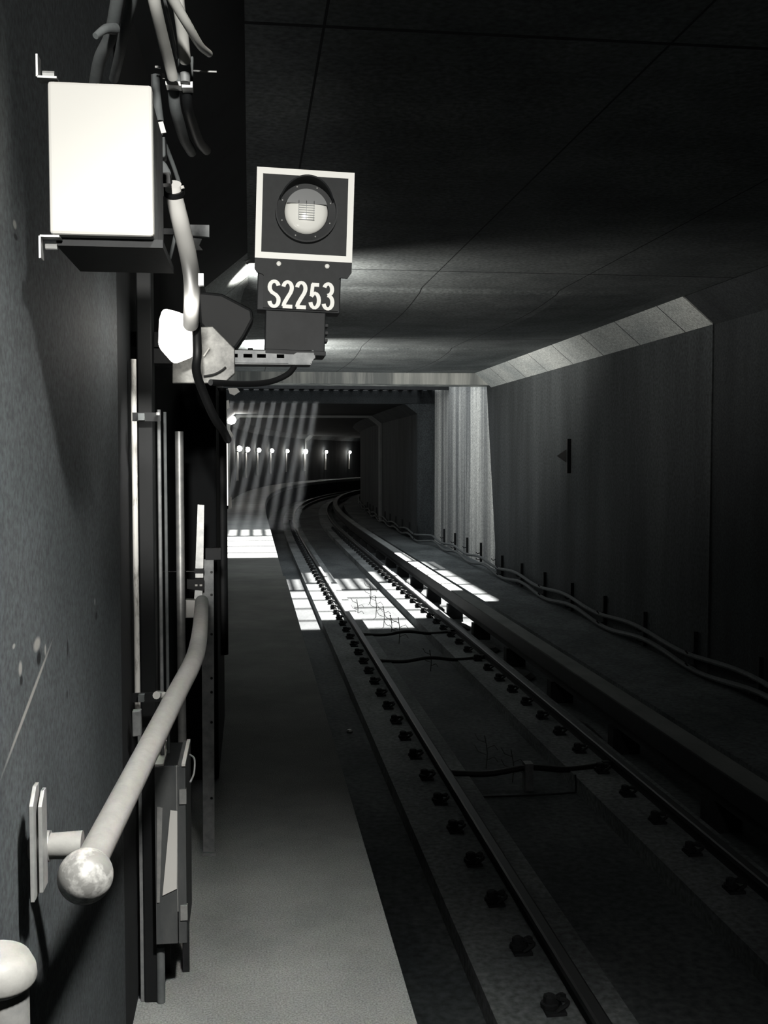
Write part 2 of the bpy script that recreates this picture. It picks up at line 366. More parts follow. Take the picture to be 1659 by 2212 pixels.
# third rail
t = thing('third_rail', 'third rail under a pale cover board along the right side of the track', 'third rail', (3.45, 5, ZT))
obj('conductor', SW(rect(3.40, 3.47, -.80, -.70), 1, END), M['rail_foot'], t)
obj('cover_board', SW([(3.38, -.555), (3.58, -.555), (3.58, -.53), (3.38, -.53)], 1, END), M['cover'], t)
obj('cover_skirt', SW([(3.36, -.70), (3.385, -.70), (3.385, -.535), (3.36, -.535)], 1, END), M['black_metal'], t)
s = 3.2
for i in range(18):
    obj('insulator', B((3.36, 3.62, s, s+.16, ZT, -.80), (3.54, 3.60, s+.02, s+.12, -.82, -.55)), M['black_metal'], t); s += 2.1
for k, (px, py, w, l) in enumerate(((985, 1305, .16, .5), (1045, 1340, .22, .6), (1095, 1385, .26, .55), (1130, 1440, .25, .7), (1270, 1560, .13, .9))):
    p = PZ(px, py, ZT+.13)
    b_ = bmesh.new(); lathe(b_, [(w*.9, 0), (w, .03), (w*.8, .07), (w*.3, .09), (0, .09)], Matrix.Translation((0, 0, 0)), 14)
    bmesh.ops.scale(b_, vec=(1, l/w*.5, 1), verts=b_.verts)
    for v in b_.verts: v.co += Vector((random.uniform(-.02, .02), random.uniform(-.03, .03), random.uniform(-.006, .006)))
    o = obj('dirt_heap', b_, M['black_metal']); o.location = (3.30, p.y, ZT)
    tag(o, ['black dirt heap between rail and third rail, at the front edge of the sunlit patch', 'black dirt heap just in front of the sunlit patch by the third rail', 'middle one of the dirt heaps between rail and third rail', 'second nearest dirt heap between rail and third rail', 'nearest and longest dirt heap between rail and third rail'][k], 'debris')

# bonding cables across the track
def bond(p0, pm, p1, r, lab):
    t = thing('bonding_cable', lab, 'cable', pm)
    obj('hose', T([p0, p0.lerp(pm, .5)+Vector((0, 0, -.03)), pm, p1.lerp(pm, .5)+Vector((0, 0, -.03)), p1], r, 10), M['black'], t, smooth=True)
    obj('lug', B((p0.x-.03, p0.x+.03, p0.y-.03, p0.y+.03, p0.z-.03, p0.z+.03)), M['rail_foot'], t)
    obj('lug', B((p1.x-.03, p1.x+.03, p1.y-.03, p1.y+.03, p1.z-.03, p1.z+.03)), M['rail_foot'], t)
    return t
def crossb(py0, pym, py1, pxm, r, lab):
    y0 = PZ(540+700, py0, ZR-.08).y; y1 = PZ(540+700, py1, ZR-.08).y
    pm = PZ(pxm, pym, ZT+.06)
    return bond(Vector((1.62, pm.y+.05, ZR-.10)), Vector((2.3, pm.y, ZT+r+.16)), Vector((3.02, pm.y+.12, ZR-.10)), r, lab)
t = crossb(1680, 1690, 1680, 1140, .026, 'nearest black bonding cable looped between the two rails, with a clamp block')
pm = t.location
obj('clamp_block', B((pm.x-.035, pm.x+.035, pm.y-.05, pm.y+.05, ZT, ZT+.23)), M['galv_dull'], t)
crossb(1440, 1441, 1440, 925, .024, 'middle black bonding cable lying across the track')
crossb(1380, 1382, 1380, 870, .024, 'farthest black bonding cable, just in front of the sunlit trackbed')
y = pm.y-.18
t = thing('cable_cradle', 'thin wire cradle on the trackbed below the nearest bonding cable', 'wire frame', (2.2, y, ZT))
obj('wire', T([(1.85, y, ZT+.012), (2.3, y-.01, ZT+.012), (2.62, y, ZT+.015), (2.66, y, ZT+.03), (2.66, y+.02, ZT+.16)], .008, 6, 3), M['rail_foot'], t)
# dry weeds standing in the trackbed
wl = [(772, 1296, 1334, 'back left of the sunlit patch'), (800, 1262, 1300, 'tall and pale at the back of the sunlit patch'), (812, 1290, 1330, 'middle of the sunlit patch'), (829, 1310, 1350, 'slightly left in the front of the sunlit patch'), (845, 1330, 1372, 'on the front edge of the sunlit patch'), (862, 1335, 1390, 'in shade just in front of the sunlit patch'),
      (930, 1405, 1450, 'by the middle bonding cable'), (1050, 1590, 1660, 'behind the nearest bonding cable, forked'), (1107, 1620, 1690, 'beside the clamp block of the nearest cable')]
for k, (px, y0, y1, lab) in enumerate(wl):
    b_ = PZ(px, y1, ZT); d = b_.y/U; h = (y1-y0)/2000*d*1.05
    bm = T([b_, b_+Vector((.01, 0, h*.5)), b_+Vector((-.01, .02, h))], .006 if d > 10 else .004, 5, 3)
    for j in range(4):
        q = b_+Vector((0, 0, h*(.25+.18*j))); sgn = (-1)**j
        addtube(bm, [q, q+Vector((sgn*h*.25, 0, h*.10)), q+Vector((sgn*h*.36, 0, h*(.3 if j % 2 else -.05)))], .004 if d > 10 else .0025, 4, 1)
    tag(obj('dry_weed', bm, M['weed']), 'thin dry weed ' + lab, 'weed')
p = PZ(755, 1583, ZT); bm = bmesh.new(); lathe(bm, [(.03, 0), (.035, .02), (.02, .035), (0, .036)], Matrix.Translation((p.x, p.y, ZT)), 7)
tag(obj('pebble', bm, M['galv']), 'small pale pebble on the dark trackbed below the walkway', 'stone')

# cables on hooks along the right wall
def wallc(zlow, amp, ph, x):
    pts = []; s = 4.2
    while s < 62*U:
        pts.append(place(s, x if s < 25*U else x-.25, zlow+amp*math.sin(s*2*math.pi/3.1+ph))); s += .5
    return pts
for z, amp, ph, r, lab in ((-.46, .035, 0, .028, 'upper of the two dark cables sagging along the foot of the wall'), (-.60, .045, .9, .03, 'lower of the two dark cables sagging along the foot of the wall')):
    tag(obj('wall_cable', T(wallc(z, amp, ph, XR-.09), r, 8, 2), M['grey_cable'], smooth=True), lab, 'cable')
s = 5.2; hk = None
while s < 40*U:
    p = place(s, (XR if s < 18.3*U else XRS if s < 25*U else XRF)-.0, -.45)
    if hk is None:
        bm = B((-.05, 0, -.02, .02, -.22, .22)); addtube(bm, [(-.02, 0, .0), (-.10, 0, -.03), (-.14, 0, .01)], .010, 6, 3); addtube(bm, [(-.02, 0, -.14), (-.10, 0, -.17), (-.14, 0, -.13)], .010, 6, 3)
        hk = obj('cable_hook', bm, M['black_metal']); o = hk
    else: o = hk.copy(); C.objects.link(o)
    o.location = p; tag(o, 'black upright cable hook at the foot of the wall across the track', 'cable hook', 'cable hooks along the far side wall'); s += 1.55
p = PX(1232, 985, XR)
t = thing('wall_bracket', 'black wall bracket, a short upright bar with a small arrow-shaped arm', 'bracket', p)
obj('bar', B((p.x-.06, p.x+.01, p.y-.04, p.y+.04, p.z-.27, p.z+.27)), M['black'], t)
obj('arm', prism(bmesh.new(), [(p.x-.05, p.y+.02, p.z-.11), (p.x-.05, p.y+.02, p.z+.11), (p.x-.18, p.y+.12, p.z-.0)], (0, .03, 0)), M['black'], t)

# ------------------------------------------------------------------ lamps round the bend
ords = ['first', 'second', 'third', 'fourth', 'fifth']
lampl = ['small lit wall lamp at the start of the row, farthest from the bend', 'second small lit wall lamp in the row round the bend', 'third small lit wall lamp in the row round the bend', 'fourth small lit wall lamp in the row round the bend', 'fifth small lit wall lamp, just before the dark end of the tunnel',
         'brightest lit wall lamp, under the far portal ring', 'lit wall lamp second from the end, deep in the bend', 'last lit wall lamp deep in the bend, next to the tunnel wall']
for i, s in enumerate((39.5, 44.6, 50, 55, 60, 65.0, 70, 75)):
    z = 1.75+.31; p = place(s*U, XLF+.16, z)
    t = thing('tunnel_lamp', lampl[i], 'lamp', p)
    rr = .125 if i != 5 else .17
    h = path(s*U)[2]; side = Vector((math.cos(h), -math.sin(h), 0))
    bm = bmesh.new(); lathe(bm, [(0, -rr), (rr*.7, -rr*.7), (rr, 0), (rr*.7, rr*.7), (0, rr)], Matrix.Translation(p+side*.02), 12)
    obj('globe', bm, M['far_glow'], t, smooth=True)
    q = p-side*.07
    obj('conduit', T([q+Vector((0, 0, -.15)), q+Vector((0, 0, -1.35))], .055 if i < 5 else .07, 8), M['white_paint'], t, smooth=True)  # pale upright stands in for the streak of lamplight on the wall
    obj('back_plate', addtube(bmesh.new(), [p-side*.14, p-side*.02], .10, 12, 1), M['galv'], t)
    light('tunnel_lamp_light', 'POINT', p+side*.16+Vector((0, 0, -.32)), 4 if i < 5 else 9, (1, .97, .9), shadow_soft_size=.1)
# lamp at the first portal ring
p = place(32.6*U, XLF+.20, 3.0)
t = thing('portal_lamp', 'round lit lamp in the upper corner of the nearer portal ring', 'lamp', p)
bm = bmesh.new(); lathe(bm, [(0, -.16), (.12, -.11), (.17, 0), (.12, .11), (0, .16)], Matrix.Translation(p), 12); obj('globe', bm, M['far_glow'], t, smooth=True)
obj('back_plate', B((p.x-.18, p.x-.10, p.y-.1, p.y+.1, p.z-.1, p.z+.1)), M['galv'], t)
light('portal_lamp_light', 'POINT', p+Vector((.3, .3, -.05)), 40, (1, .97, .9), shadow_soft_size=.1)

# haze drifting in the light that falls through the slatted end of the opening
bm = bmesh.new()
top = [(-.84, 24.5*U), (1.9, 24.5*U), (1.9, 26.15*U), (-.84, 26.15*U)]
dz = 3.16; a = [bm.verts.new((x, y, 3.2)) for x, y in top]
b = [bm.verts.new((max(-.85, x-.24*dz if x > 0 else x), y-1.27*dz, .04)) for x, y in top]
bm.faces.new(a); bm.faces.new(b[::-1])
for i in range(4): j = (i+1) % 4; bm.faces.new((a[i], a[j], b[j], b[i]))
hz = bpy.data.materials.new('thin haze'); hz.use_nodes = True; nt = hz.node_tree
nt.nodes.remove(nt.nodes['Principled BSDF']); vs = nt.nodes.new('ShaderNodeVolumeScatter')
vs.inputs['Density'].default_value = .019; vs.inputs['Color'].default_value = (.9, .95, 1, 1); vs.inputs['Anisotropy'].default_value = .2
nt.links.new(vs.outputs[0], nt.nodes['Material Output'].inputs['Volume'])
o = obj('haze', bm, hz); o['kind'] = 'stuff'; tag(o, 'thin haze in slanting stripes of light over the walkway', 'haze')

# ------------------------------------------------------------------ white junction box
d = 1.5
p0 = P(107, 505, d); p1 = P(328, 183, d); y0 = p0.y; y1 = y0+.26
t = thing('junction_box', 'large bright white box mounted high on the wall', 'junction box', ((p0.x+p1.x)/2, y1, p0.z))
obj('body', B((p0.x+.004, p1.x-.004, y0+.03, y1, p0.z+.002, p1.z-.002)), M['galv_dull'], t, bevel=.006)
obj('lid', B((p0.x, p1.x, y0, y0+.03, p0.z, p1.z)), M['lid_paint'], t, bevel=.005)
obj('underside_tray', B((p0.x+.005, p1.x+.012, y0+.03, y1+.01, p0.z-.012, p0.z+.001)), M['black_metal'], t)
for z, sg in ((p1.z+.004, 1), (p0.z-.004, -1)):
    xw = P(82, 200, d).x
    pts = [(p0.x+.01, z), (xw+.004, z), (xw, z+sg*.004)] if False else None
    bm = B((xw, p0.x+.015, y0-.004, y0+.022, z-.0015, z+.0015)); addbox(bm, xw-.002, xw+.001, y0-.004, y0+.022, min(z, z+sg*.034), max(z, z+sg*.034))
    br = obj('mounting_lug', bm, M['galv'], t)
    bm = bmesh.new(); addtube(bm, [(xw+.004, y0+.02, z+sg*.012), (xw+.022, y0+.02, z+sg*.012)], .005, 8); obj('screw', bm, M['galv'], br)
#obj('wall_strut', B((XL, XL+.02, y0+.02, y1, p0.z-.09, p0.z-.06), (p0.x-.01, p0.x+.01, y1-.05, y1-.02, p0.z-.09, p0.z)), M['black_metal'], t)

# ------------------------------------------------------------------ handrail
A = P(187, 1880, 1.42); Bq = P(385, 1492, 2.28)
rt = .0245
t = thing('handrail', 'pale round handrail with ball end, bracketed to the wall', 'handrail', (XL, A.y, A.z))
dirv = (Bq-A).normalized()
bend = [A, A.lerp(Bq, .5), Bq, P(412, 1440, 2.42), P(425, 1405, 2.6), P(432, 1360, 2.95), P(436, 1300, 3.4)]
obj('tube', T(bend, rt, 24, 8), M['tube_grey'], t, smooth=True)
bm = bmesh.new(); bmesh.ops.create_icosphere(bm, subdivisions=4, radius=.0415, matrix=Matrix.Translation(A+Vector((-.001, -.005, -.007)))); obj('ball_end', bm, M['ball'], t, smooth=True)
w0 = P(92, 1828, 1.5); w1 = P(178, 1825, 1.5)
arm = obj('arm', addtube(bmesh.new(), [w0+Vector((-.02, 0, 0)), w0, w0.lerp(w1, .5), w1], [.018, .0225], 20, 4), M['tube_grey'], t, smooth=True)
obj('collar', T([w0+Vector((-.004, 0, 0)), w0+Vector((.012, 0, 0))], .0245, 20, 1), M['galv'], arm, smooth=True)
def plate(x, yn, th_, zt, zb, dy, ch):
    poly = [(x, yn, zb), (x, yn+dy, zb), (x, yn+dy, zt+.0), (x, yn+dy-.0, zt+ch), (x, yn+ch*1.3, zt+ch), (x, yn, zt)]
    return prism(bmesh.new(), [poly[0], poly[1], poly[3], poly[4], poly[5]], (th_, 0, 0))
pt = P(68, 1742, 1.42); pb = P(68, 1950, 1.42)
obj('wall_plate', plate(pt.x-.004, pt.y, .006, pt.z, pb.z, .05, .022), M['galv'], t, bevel=.001)
obj('wall_plate', plate(pt.x+.006, pt.y+.015, .006, pt.z-.006, pb.z+.008, .04, .018), M['galv'], t, bevel=.001)
q = P(345, 1500, 2.35); obj('far_arm', T([P(338, 1502, 2.3), q, P(380, 1510, 2.33)], .0095, 12, 2), M['tube_grey'], t, smooth=True)
# second rail end at the corner of the picture
c = P(-6, 2105, 1.05)
t = thing('barrier_post', 'shiny steel post with a wide domed cap, standing lowest beside the wall', 'post', (c.x, c.y, 0))
obj('post', T([(c.x, c.y, 0), (c.x, c.y, c.z-.006)], .034, 32, 1), M['galv'], t, smooth=True)
bm = bmesh.new(); lathe(bm, [(.036, -.010), (.042, -.005), (.043, 0), (.041, .010), (.034, .022), (.02, .030), (0, .033)], orient(c, (.12, -.10, 1)), 40)
obj('domed_cap', bm, M['tube_grey'], t, smooth=True)

# ------------------------------------------------------------------ signal
S0 = P(658, 467, 3.0); k = .00150
t = thing('signal', 'square signal lamp with white-bordered board and number plate', 'signal', S0)
t.rotation_euler = (0, math.radians(1.8), 0)
def sig(name, bm, m, parent=None, **kw):
    me = bpy.data.meshes.new(name); bmesh.ops.recalc_face_normals(bm, faces=bm.faces)
    sm = kw.get('smooth')
    if sm:
        for f in bm.faces: f.smooth = True
    bm.to_mesh(me); bm.free(); me.materials.append(m)
    if sm: me.set_sharp_from_angle(angle=math.radians(40))
    o = bpy.data.objects.new(name, me); C.objects.link(o); o.parent = parent or t
    if kw.get('bevel'):
        b = o.modifiers.new('bevel', 'BEVEL'); b.width = kw['bevel']; b.segments = 3
    return o
def sb(px0, px1, py0, py1, ya, yb):      # box in board pixels around (658,467)
    return B(((px0-658)*k, (px1-658)*k, ya, yb, (467-py1)*k, (467-py0)*k))
def spoly(pts, ya, yb): return prism(bmesh.new(), [((x-658)*k, ya, (467-y)*k) for x, y in pts], (0, yb-ya, 0))
board = sig('board', spoly([(555, 374), (559, 370), (758, 370), (762, 374), (762, 581), (754, 593), (738, 593), (735, 596), (735, 664), (575, 664), (575, 596), (572, 593), (560, 590), (555, 582)], .0, .012), M['signal_grey'])
bd = bmesh.new()
o_ = [(555, 370), (762, 370), (762, 560), (555, 560)]; i_ = [(568, 383), (749, 383), (749, 547), (568, 547)]
for i in range(4):
    j = (i+1) % 4; prism(bd, [((x-658)*k, -.003, (467-y)*k) for x, y in (o_[i], o_[j], i_[j], i_[i])], (0, .0028, 0))
sig('white_border', bd, M['signal_white'], board)
for x in (606, 709):
    b_ = bmesh.new(); lathe(b_, [(5*k, 0), (5*k, .003), (3*k, .006), (0, .0065)], orient(((x-658)*k, 0, (467-570)*k), (0, -1, 0)), 16); sig('rivet', b_, M['signal_white'], board, smooth=True)
cx, cz = (661-658)*k, (467-459)*k
om = orient((cx, 0, cz), (0, -1, 0))
b_ = bmesh.new(); lathe(b_, [(66*k, 0), (66*k, .030), (63*k, .030), (63*k, .010), (47*k, .006), (47*k, 0)], om, 48); sig('bezel', b_, M['black_metal'], smooth=True)
b_ = bmesh.new(); lathe(b_, [(46*k, .003), (44*k, .012), (36*k, .020), (22*k, .026), (0, .029)], om, 48); L_ = sig('lens', b_, M['lens'], smooth=True)
b_ = bmesh.new()
for j in range(7):
    z = cz+(-14+5*j-6)*k; addbox(b_, cx-16*k, cx+17*k, -.032, -.027, z, z+1.1*k)
for j in range(3): addbox(b_, cx-17*k+16*k*j, cx-16*k+16*k*j, -.031, -.026, cz-18*k, cz+20*k)
sig('lens_grid', b_, M['galv_dull'], L_)
b_ = bmesh.new()
a0 = math.radians(18); pts_ = [(cx+45*k*math.cos(a0+(math.pi-2*a0)*i/20), -.031, cz+45*k*math.sin(a0+(math.pi-2*a0)*i/20)) for i in range(21)]
prism(b_, pts_, (0, .002, 0)); sig('lens_visor_shade', b_, M['visor_shade'], L_)  # flat grey segment stands in for the visor's shade on the lens
b_ = bmesh.new(); seg = 28     # visor over the lens
ro, ri = 62*k, 59*k; rg = []
for i in range(seg+1):
    a = math.radians(20+140*i/seg); dep = .10*math.sin(math.radians(180*i/seg))**.6+.004
    rg.append([b_.verts.new((cx+r_*math.cos(a), -yy, cz+r_*math.sin(a))) for r_, yy in ((ro, 0), (ro, dep), (ri, dep), (ri, 0))])
for a, b in zip(rg, rg[1:]):
    for q in range(4): b_.faces.new((a[q], a[(q+1) % 4], b[(q+1) % 4], b[q]))
b_.faces.new(rg[0]); b_.faces.new(rg[-1][::-1]); sig('visor', b_, M['black_metal'], smooth=True)
for i in range(8):
    a = math.radians(22+45*i); b_ = bmesh.new(); lathe(b_, [(1.6*k, 0), (1.6*k, .003), (0, .004)], orient((cx+55*k*math.cos(a), -.009, cz+55*k*math.sin(a)), (0, -1, 0)), 8); sig('screw', b_, M['galv'])
sig('housing', sb(570, 748, 385, 560, .012, .16), M['black_metal'], bevel=.006)
sig('plate_backing', sb(562, 740, 588, 668, .012, .10), M['black_metal'], bevel=.004)
hb = sig('lower_housing', sb(581, 710, 660, 752, .02, .15), M['black_metal'], bevel=.004)
sig('base_flange', sb(582, 712, 750, 760, .012, .16), M['black_metal'], bevel=.002)
b_ = bmesh.new()
for y in (690, 706, 722): addbox(b_, (706-658)*k, (716-658)*k, .03, .10, (467-y-6)*k, (467-y)*k)
sig('hinge', b_, M['black_metal'], hb)
b_ = bmesh.new(); addtube(b_, [((556-658)*k, .06, (467-560)*k), ((543-658)*k, .05, (467-562)*k), ((536-658)*k, .05, (467-566)*k)], 4.5*k, 8, 3); sig('latch', b_, M['black'], smooth=True)
# the number on the plate
def arc(cx_, cy_, rx, ry, a0, a1, n=10):
    return [(cx_+rx*math.cos(math.radians(a0+(a1-a0)*q/n)), cy_+ry*math.sin(math.radians(a0+(a1-a0)*q/n))) for q in range(n+1)]
GL = {  # centre lines in a 20 x 54 box
    'S': arc(10, 41.5, 9.5, 12, 15, 180, 10)+[(1.2, 36), (5, 30.5), (15, 24.5), (19.5, 18.5)]+arc(10.3, 13.5, 9.7, 13, 15, -170, 12),
    '2': arc(9.5, 41, 9, 12.5, 170, -20, 12)+[(16, 31), (9, 19), (3.5, 9), (1.5, 1.5), (20, 1.5)],
    '5': [(18.5, 52), (5, 52), (3, 29)]+arc(9.7, 17, 9.2, 15.5, 130, -165, 14),
    '3': arc(9, 41.5, 8.5, 12.2, 160, -60, 12)+[(8, 29)]+arc(9.3, 14.5, 9.5, 14.0, 70, -165, 14)}
bm = bmesh.new()
def ribbon(pts, hw, ox, oy, yo):
    L_, R_ = [], []
    for q, p in enumerate(pts):
        a = pts[max(q-1, 0)]; b = pts[min(q+1, len(pts)-1)]
        dx, dy = b[0]-a[0], b[1]-a[1]; l = math.hypot(dx, dy) or 1; nx, ny = -dy/l*hw, dx/l*hw*.8
        L_.append((p[0]+nx, p[1]+ny)); R_.append((p[0]-nx, p[1]-ny))
    W_ = lambda p, y: bm.verts.new(((p[0]+ox-658)*k, y, (467-oy+p[1])*k))
    f1 = [(W_(a, yo), W_(b, yo), W_(a, 0), W_(b, 0)) for a, b in zip(L_, R_)]
    for a, b in zip(f1, f1[1:]):
        for p, q in ((0, 1), (1, 3), (3, 2), (2, 0)): bm.faces.new((a[p], a[q], b[q], b[p]))
    bm.faces.new([f1[0][q] for q in (0, 1, 3, 2)]); bm.faces.new([f1[-1][q] for q in (0, 1, 3, 2)])
for q, ch in enumerate('S2253'):
    pts = GL[ch]
    if ch == '2':
        ribbon(pts[:-1], 4.3, 587.5+29*q, 661, -.0022); ribbon([(0, 1.5), (20.5, 1.5)], 5.0, 587.5+29*q, 661, -.0023)
    elif ch == '5':
        ribbon([(3, 50.5), (18.5, 50.5)], 5.0, 587.5+29*q, 661, -.0023); ribbon([(5, 52), (3, 29)], 3.8, 587.5+29*q, 661, -.0022); ribbon([(2.0, 25)]+pts[4:], 4.3, 587.5+29*q, 661, -.0021)
    elif ch == '3':
        ribbon(pts[:13]+[(8, 29)], 4.3, 587.5+29*q, 661, -.0022); ribbon([(8, 29)]+pts[14:], 4.3, 587.5+29*q, 661, -.0023)
    else: ribbon(pts, 4.4, 587.5+29*q, 661, -.0022)
sig('number', bm, M['signal_white'], board)
# slotted arm that carries the signal
q0 = P(500, 774, 3.05); q1 = P(679, 776, 3.05); u = 3.05*U/2300
t = thing('slotted_arm', 'bright slotted steel channel carrying the signal', 'bracket', q0)
hh = 17*u; y = q0.y
sl = [(503, 514), (526, 545), (555, 574), (597, 613)]
bm = bmesh.new(); X = lambda px: P(px, 774, 3.05).x
def zz(py): return P(600, py, 3.05).z
addbox(bm, X(468), X(672), y-.045, y-.043+.002, zz(768), zz(759)); addbox(bm, X(468), X(672), y-.045, y-.041, zz(787), zz(776)); edges_ = [X(468)]
cur = 468
for a, b in sl: addbox(bm, X(cur), X(a), y-.045, y-.041, zz(776), zz(768)); cur = b
addbox(bm, X(cur), X(679), y-.045, y-.041, zz(776), zz(768))
addbox(bm, X(468), X(676), y-.045, y+.05, zz(759)-.002, zz(759)); addbox(bm, X(468), X(670), y-.045, y+.05, zz(790), zz(790)+.003)
obj('channel', bm, M['galv_dull'], t)
obj('inner_face', B((X(468), X(668), y+.045, y+.05, zz(789), zz(760))), M['black_metal'], t)
obj('end_cap', prism(bmesh.new(), [(X(640), y-.047, zz(764)), (X(676), y-.047, zz(764)), (X(678), y-.047, zz(775)), (X(668), y-.047, zz(788)), (X(622), y-.047, zz(788)), (X(618), y-.047, zz(778))], (0, .003, 0)), M['galv_dull'], t)
obj('bolt', T([(X(541), y, zz(760)), (X(541), y, zz(753))], .008, 8, 1), M['black'], t)
obj('wall_leg', B((XL, X(468), y-.045, y+.05, zz(790), zz(759))), M['black_metal'], t)
tag(obj('signal_cable', T([P(636, 792, 3.02), P(622, 808, 3.0), P(590, 823, 2.97), P(550, 829, 2.92), P(505, 829, 2.85), P(455, 826, 2.78)], .0095, 12), M['black'], smooth=True), 'black cable drooping from the slotted channel to the lit lamp', 'cable')

# ------------------------------------------------------------------ the bright lamp left of the signal
d = 2.6; u = d*U/2300
def pl(pts, dd, depth): return prism(bmesh.new(), [P(x, y, dd) for x, y in pts], (0, depth, 0))
L0 = P(440, 765, 2.8)
t = thing('floodlight', 'glaring lit lamp on an eight-sided grey reflector plate', 'lamp', L0)
obj('reflector', pl([(426, 706), (460, 705), (507, 753), (508, 806), (484, 828), (372, 828), (372, 770), (395, 720)], 2.98, .03), M['reflector'], t, bevel=.003)
obj('curved_slit', T([P(440, 813, 2.965), P(462, 809, 2.965), P(478, 801, 2.965), P(488, 793, 2.965)], .0035, 8), M['black'], t)  # dark curved slit in the plate
obj('rib', T([P(440, 770, 2.97), P(452, 752, 2.97)], .003, 8), M['white_paint'], t)
obj('glass', pl([(351, 664), (382, 672), (430, 690), (430, 745), (415, 766), (372, 783), (341, 748), (343, 690)], 2.76, .08), M['lamp_glow'], t, bevel=.012)
obj('support_bracket', B((XL-.01, P(372, 0, 2.98).x+.02, 3.50, 3.53, P(400, 745, 2.98).z, P(400, 712, 2.98).z)), M['black_metal'], t)
light('floodlight_light', 'SPOT', P(388, 745, 2.72), 16, (1, .98, .93), (-.30, 3.85, .5), spot_size=math.radians(75), spot_blend=.6, shadow_soft_size=.05)
light('floodlight_light', 'POINT', P(398, 715, 2.42), .9, (1, .98, .93), shadow_soft_size=.03)
tag(obj('lamp_housing', pl([(425, 628), (480, 634), (545, 668), (548, 690), (528, 728), (508, 756), (470, 742), (430, 700)], 3.12, .10), M['dark_duct'], bevel=.01), 'dark angular housing behind the glaring lamp', 'housing')
tag(obj('lamp_cable', T([P(424, 700, 2.70), P(426, 760, 2.68), P(424, 800, 2.70), P(436, 840, 2.74), P(462, 900, 2.8), P(482, 930, 2.9), P(492, 950, 3.2)], .013, 12), M['black'], smooth=True), 'black cable hanging down past the glaring lamp', 'cable')
pts = [P(374, 398, 1.98), P(378, 430, 2.0), P(392, 490, 2.05), P(408, 560, 2.16), P(415, 620, 2.35), P(412, 700, 2.62)]
t = thing('white_conduit', 'thick white hose curving down into the glaring lamp', 'conduit', pts[2])
obj('hose', addtube(bmesh.new(), pts, [.0170, .0215], 20, 8), M['hose_white'], t, smooth=True)
b_ = bmesh.new(); ax = (pts[1]-pts[0]).normalized(); lathe(b_, [(.0185, 0), (.022, 0), (.022, .010), (.0185, .010)], orient(pts[0].lerp(pts[1], .35), ax), 24); obj('clamp_ring', b_, M['black'], t, smooth=True)
obj('clamp_screw', T([P(393, 402, 1.97), P(395, 408, 1.97)], .004, 8, 1), M['white_paint'], t)
cl = P(432, 600, 2.15)
obj('clip', B((cl.x-.004, cl.x+.008, cl.y, cl.y+.02, cl.z-.016, cl.z+.010)), M['galv'], t)
q = P(430, 500, 3.2); t = thing('wall_bracket_plate', 'small grey bracket plate between the white hose and the signal', 'bracket', q)
obj('plate', pl([(408, 485), (452, 486), (452, 512), (410, 508)], 3.2, .02), M['galv_dull'], t)
obj('hook', pl([(418, 514), (436, 516), (430, 530), (438, 540), (420, 540)], 3.2, .01), M['galv_dull'], t)
obj('strut', B((XL, q.x, q.y+.01, q.y+.03, q.z-.01, q.z+.01)), M['black_metal'], t)

# ------------------------------------------------------------------ cables at the top
def cab(name, pts, r, m, lab, seg=14): return tag(obj(name, T([P(*p) for p in pts], r, seg), m, smooth=True), lab, 'cable')
cab('grey_cable', [(262, -60, 1.45), (252, 10, 1.5), (238, 80, 1.56), (215, 130, 1.62), (203, 196, 1.7)], .0105, M['grey_cable'], 'dim grey cable running down into the top of the white box')
cab('grey_cable', [(292, -60, 1.5), (283, 10, 1.55), (268, 70, 1.62), (258, 120, 1.7), (246, 170, 1.8)], .0090, M['grey_cable'], 'dim grey cable just beside the one entering the white box')
tie = P(230, 72, 1.52); bm = T([P(248, 62, 1.52), P(232, 62, 1.5), P(222, 66, 1.49), P(206, 78, 1.48)], [.009, .005], 10, 4); tag(obj('cable_tie_tail', bm, M['grey_cable'], smooth=True), 'grey hook-shaped cable tie on the dim cable above the white box', 'cable tie')
cab('pale_cable', [(322, -60, 1.55), (335, 10, 1.6), (350, 75, 1.68), (364, 130, 1.76), (373, 166, 1.8)], .0105, M['pale_cable'], 'thick pale cable at the very top, ending in the grey gland block')
cab('thin_cable', [(345, -40, 1.62), (358, 10, 1.66), (372, 70, 1.72), (382, 125, 1.8)], .0028, M['galv_dull'], 'thin grey wire between the two thick pale cables', 8)
cab('pale_cable', [(380, -60, 1.66), (386, 10, 1.7), (394, 70, 1.75), (400, 132, 1.8)], .0108, M['pale_cable'], 'second thick pale cable at the top, entering the gland block upright')
cab('pale_cable', [(350, -50, 1.55), (380, 10, 1.6), (408, 58, 1.65), (432, 98, 1.72), (452, 116, 1.8)], [.0095, .0065], M['pale_cable'], 'pale cable bowing outward and ending loose beside the gland block')
g0 = P(385, 160, 1.85); t = thing('gland_block', 'grey gland block where the pale cables end', 'cable gland', g0)
obj('block', pl([(384, 125), (418, 120), (416, 186), (360, 182), (358, 168), (382, 160)], 1.86, .03), M['grey_cable'], t, bevel=.003)
obj('rim', pl([(357, 175), (391, 176), (391, 185), (358, 183)], 1.84, .03), M['galv'], t); obj('rim', pl([(392, 178), (416, 176), (416, 189), (393, 189)], 1.84, .03), M['galv'], t)
b_ = bmesh.new(); addtube(b_, [P(400, 158, 1.83), P(400, 178, 1.83)], .0095, 14, 1); obj('plug', b_, M['galv_dull'], t, smooth=True)
obj('pin', T([P(417, 153, 1.84), P(468, 155, 1.84)], .0020, 8, 1), M['galv'], t)
cab('dim_cable', [(374, 184, 1.87), (378, 230, 1.9), (386, 262, 1.95), (398, 300, 2.05), (414, 328, 2.2)], .0115, M['grey_cable'], 'grey cable leaving the gland block downwards, nearer the white box')
